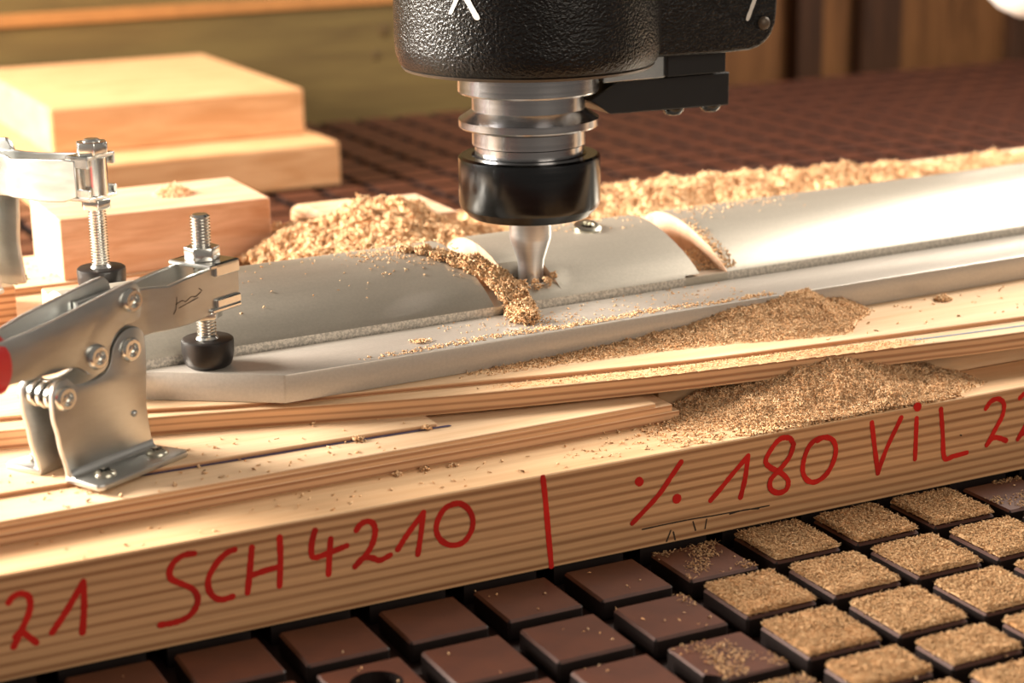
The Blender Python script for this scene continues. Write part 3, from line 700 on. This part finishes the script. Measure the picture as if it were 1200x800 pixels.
# loose specks on the moulding and flat bar
sx = []
def spray(n, s0, s1, t0, t1, dens, lift=.006):
    s = rng.uniform(s0, s1, n); t = rng.uniform(t0, t1, n); keep = rng.random(n) < dens(s, t)
    s, t = s[keep], t[keep]; sx.append(wl(s, t, surf(t) + lift))
spray(2600, -6.2, -3.1, 1.3, 2.7, lambda s, t: np.clip((s + 5.2)/2.2, 0, 1)*np.clip((t - 1.4)/1.0, 0, 1)*(.15 + value_noise(s, t, 4, 2)**2) + .02)
spray(1500, -4.4, -3.1, 1.6, 2.6, lambda s, t: np.clip(1 - abs(t - (2.3 - (s + 4.4)*.25))/.35, 0, 1)*value_noise(s, t, 7, 4))
spray(1200, -2.2, -.3, 1.8, 2.7, lambda s, t: np.clip((t - 1.9)/.7, 0, 1)*value_noise(s, t, 5, 8)**2)
spray(2600, .06, 2.3, 1.3, 2.7, lambda s, t: np.clip((t - 1.9)/.5, 0, 1)*np.clip((2.2 - s)/2, 0, 1)*value_noise(s, t, 5, 12))
spray(1500, -.02, .26, 1.0, 2.2, lambda s, t: np.clip(1 - (s + .02)/.22, 0, 1)*np.clip((2.1 - t)/.8, 0, 1))
spray(5200, -5.3, .05, .03, .42, lambda s, t: np.clip(1 - abs(t - (.12 + .05*np.sin(s*3)))/.12, 0, 1)*np.clip((s + 5.3)*1.2, 0, 1)*(.35 + .65*value_noise(s, t, 4, 6)))
spray(2600, -4.0, -.2, .05, .9, lambda s, t: .22*value_noise(s, t, 4, 3) + .7*np.clip(1 - abs(s + 2.9)/.6, 0, 1)*np.clip(1 - t/.9, 0, 1))
spray(420, -4.6, -4.25, .25, .5, lambda s, t: np.clip(1 - np.hypot((s + 4.43)/.16, (t - .37)/.1), 0, 1) + 0, .02)
spray(900, -.4, -.03, 1.0, 1.6, lambda s, t: 0*s + .8, -.16)
scatter('loose_specks', 'loose pale wood specks on the moulding and flat bar', np.concatenate(sx), .035, .010, M['dust'], .4)
# loose crumbs on the plywood
P = []
for (n, x0, x1, y0, y1, z) in ((60, -9, -5.2, .9, 1.4, 1.24), (70, -9, -1.5, .2, .85, 1.003), (40, -9.5, -5, 1.5, 2.0, 1.285), (90, -3.5, -1.6, .3, 1.05, 1.003), (900, -2.6, -.6, .2, 1.1, 1.003), (2600, -1.7, 1.1, .17, .6, 1.004), (50, 0, 4, 1.2, 2.2, 1.533), (120, -7.8, -4, 8.1, 9.5, 1.635)):
    P.append(np.stack([rng.uniform(x0, x1, n), rng.uniform(y0, y1, n), np.full(n, z + .006)], 1))
for (x, y, z, r, n) in ((2.3, 2.05, 1.54, .10, 260), (-5.6, 1.38, 1.25, .05, 40), (-4.85, 1.36, 1.25, .05, 40), (-5.1, .86, 1.0, .06, 30), (-5.4, .85, 1.0, .05, 30), (-4.8, .84, 1.0, .05, 20), (-2.0, .95, 1.0, .09, 90), (-2.25, .9, 1.0, .06, 40), (-5.2, 8.9, 2.43, .28, 320)):
    a = rng.uniform(0, 6.28, n); rr = r*np.sqrt(rng.random(n)); P.append(np.stack([x + rr*np.cos(a), y + rr*np.sin(a), z + (r - rr)*.6*rng.random(n) + .008], 1))
scatter('loose_crumbs', 'loose wood crumbs strewn over the plywood jig', np.concatenate(P), .05, .016, M['dust'], .3)
# dust on the table tiles in front of the jig
cover = {(-2,0): 1, (-1,0): 1, (0,0): 1, (-2,1): 1, (-1,1): 1, (0,1): 1, (1,1): 1, (-3,1): .85, (-3,2): .92, (-2,2): 1, (-1,2): 1, (0,2): 1, (-2,3): 1, (-3,3): .95, (-1,3): 1, (0,3): 1, (-2,4): 1, (-3,4): 1, (-4,3): .3, (-4,4): .5,
    (-1,4): 1, (0,4): 1, (-3,0): .42, (1,0): .38, (-4,2): .2, (-4,1): .1, (2,0): .3, (2,1): .8, (-5,2): .04, (1,2): 1}
TP = []; BV = []; BF = []; nb = 0
for (i, j), c in cover.items():
    x0, y1 = i, (-j if j <= 3 else -3.76 - (j - 4)); d = .55 if j == 3 else .8
    n = int(5200*c*(d/.8))
    if c > .8:
        g = 22; xs = np.linspace(x0 + .012, x0 + .788, g); ys = np.linspace(y1 - d + .012, y1 - .012, g)
        X, Y = np.meshgrid(xs, ys, indexing='ij')
        e = np.minimum(np.minimum(X - x0, x0 + .8 - X), np.minimum(y1 - Y, Y - y1 + d))
        H = np.clip(e/.03, 0.1, 1)*(.035 + .018*value_noise(X, Y, 5, i + 40) + .015*value_noise(X, Y, 17, 3))
        H = np.where((value_noise(X, Y, 6, 77) > c*1.02 - .0) & (c < 1), -.004, H)
        BV.append(np.stack([X, Y, H], 2).reshape(-1, 3)); idx = np.arange(g*g).reshape(g, g) + nb; nb += g*g
        BF += [np.stack([idx[:-1,:-1], idx[1:,:-1], idx[1:,1:]], 2).reshape(-1, 3), np.stack([idx[:-1,:-1], idx[1:,1:], idx[:-1,1:]], 2).reshape(-1, 3)]
    px = rng.uniform(x0 + .01, x0 + .79, n*3); py = rng.uniform(y1 - d + .01, y1 - .01, n*3)
    if c < .8:
        pr = np.clip((value_noise(px, py, 4, 50 + i) - (1 - c) + .25)*1.5, 0, 1)*(.3 + .7*np.clip((px - x0)/.8, 0, 1) if (i, j) == (-3, 0) else 1)
        k = rng.random(n*3) < pr*.5; px, py = px[k][:n], py[k][:n]; lift = .006
    else: px, py = px[:n], py[:n]; lift = .05
    e = np.minimum(np.minimum(px - x0, x0 + .8 - px), np.minimum(y1 - py, py - y1 + d))
    TP.append(np.stack([px, py, .006 + lift*np.clip(e/.03, .3, 1)*rng.uniform(.6, 1.3, len(px))], 1))
n = 500; px = rng.uniform(-3, 2.5, n); py = rng.uniform(-5, 0, n); TP.append(np.stack([px, py, np.full(n, -.2)], 1))
V, F = chips(np.concatenate(TP), .045, .006, .45)
BV = np.concatenate(BV); BF = np.concatenate(BF)
tag(np_mesh('tile_sawdust', np.concatenate([BV, V]), np.concatenate([BF, F + len(BV)]), M['dust_tile']), 'tan sawdust caked on the table tiles in front of the base plate', 'sawdust', None, 'stuff')
n = 900; px = rng.uniform(-9, 2, n); py = rng.uniform(-4.5, -.02, n)
fr = lambda v: v - np.floor(v)
k = (fr(px) < .78) & (fr(py) > .22) & (rng.random(n) < np.clip((px + 8.5)/9, .08, .6)); px, py = px[k], py[k]
scatter('stray_specks', 'stray wood specks on the bare brown tiles', np.stack([px, py, np.full(len(px), .008)], 1), .035, .011, M['dust'], .2)
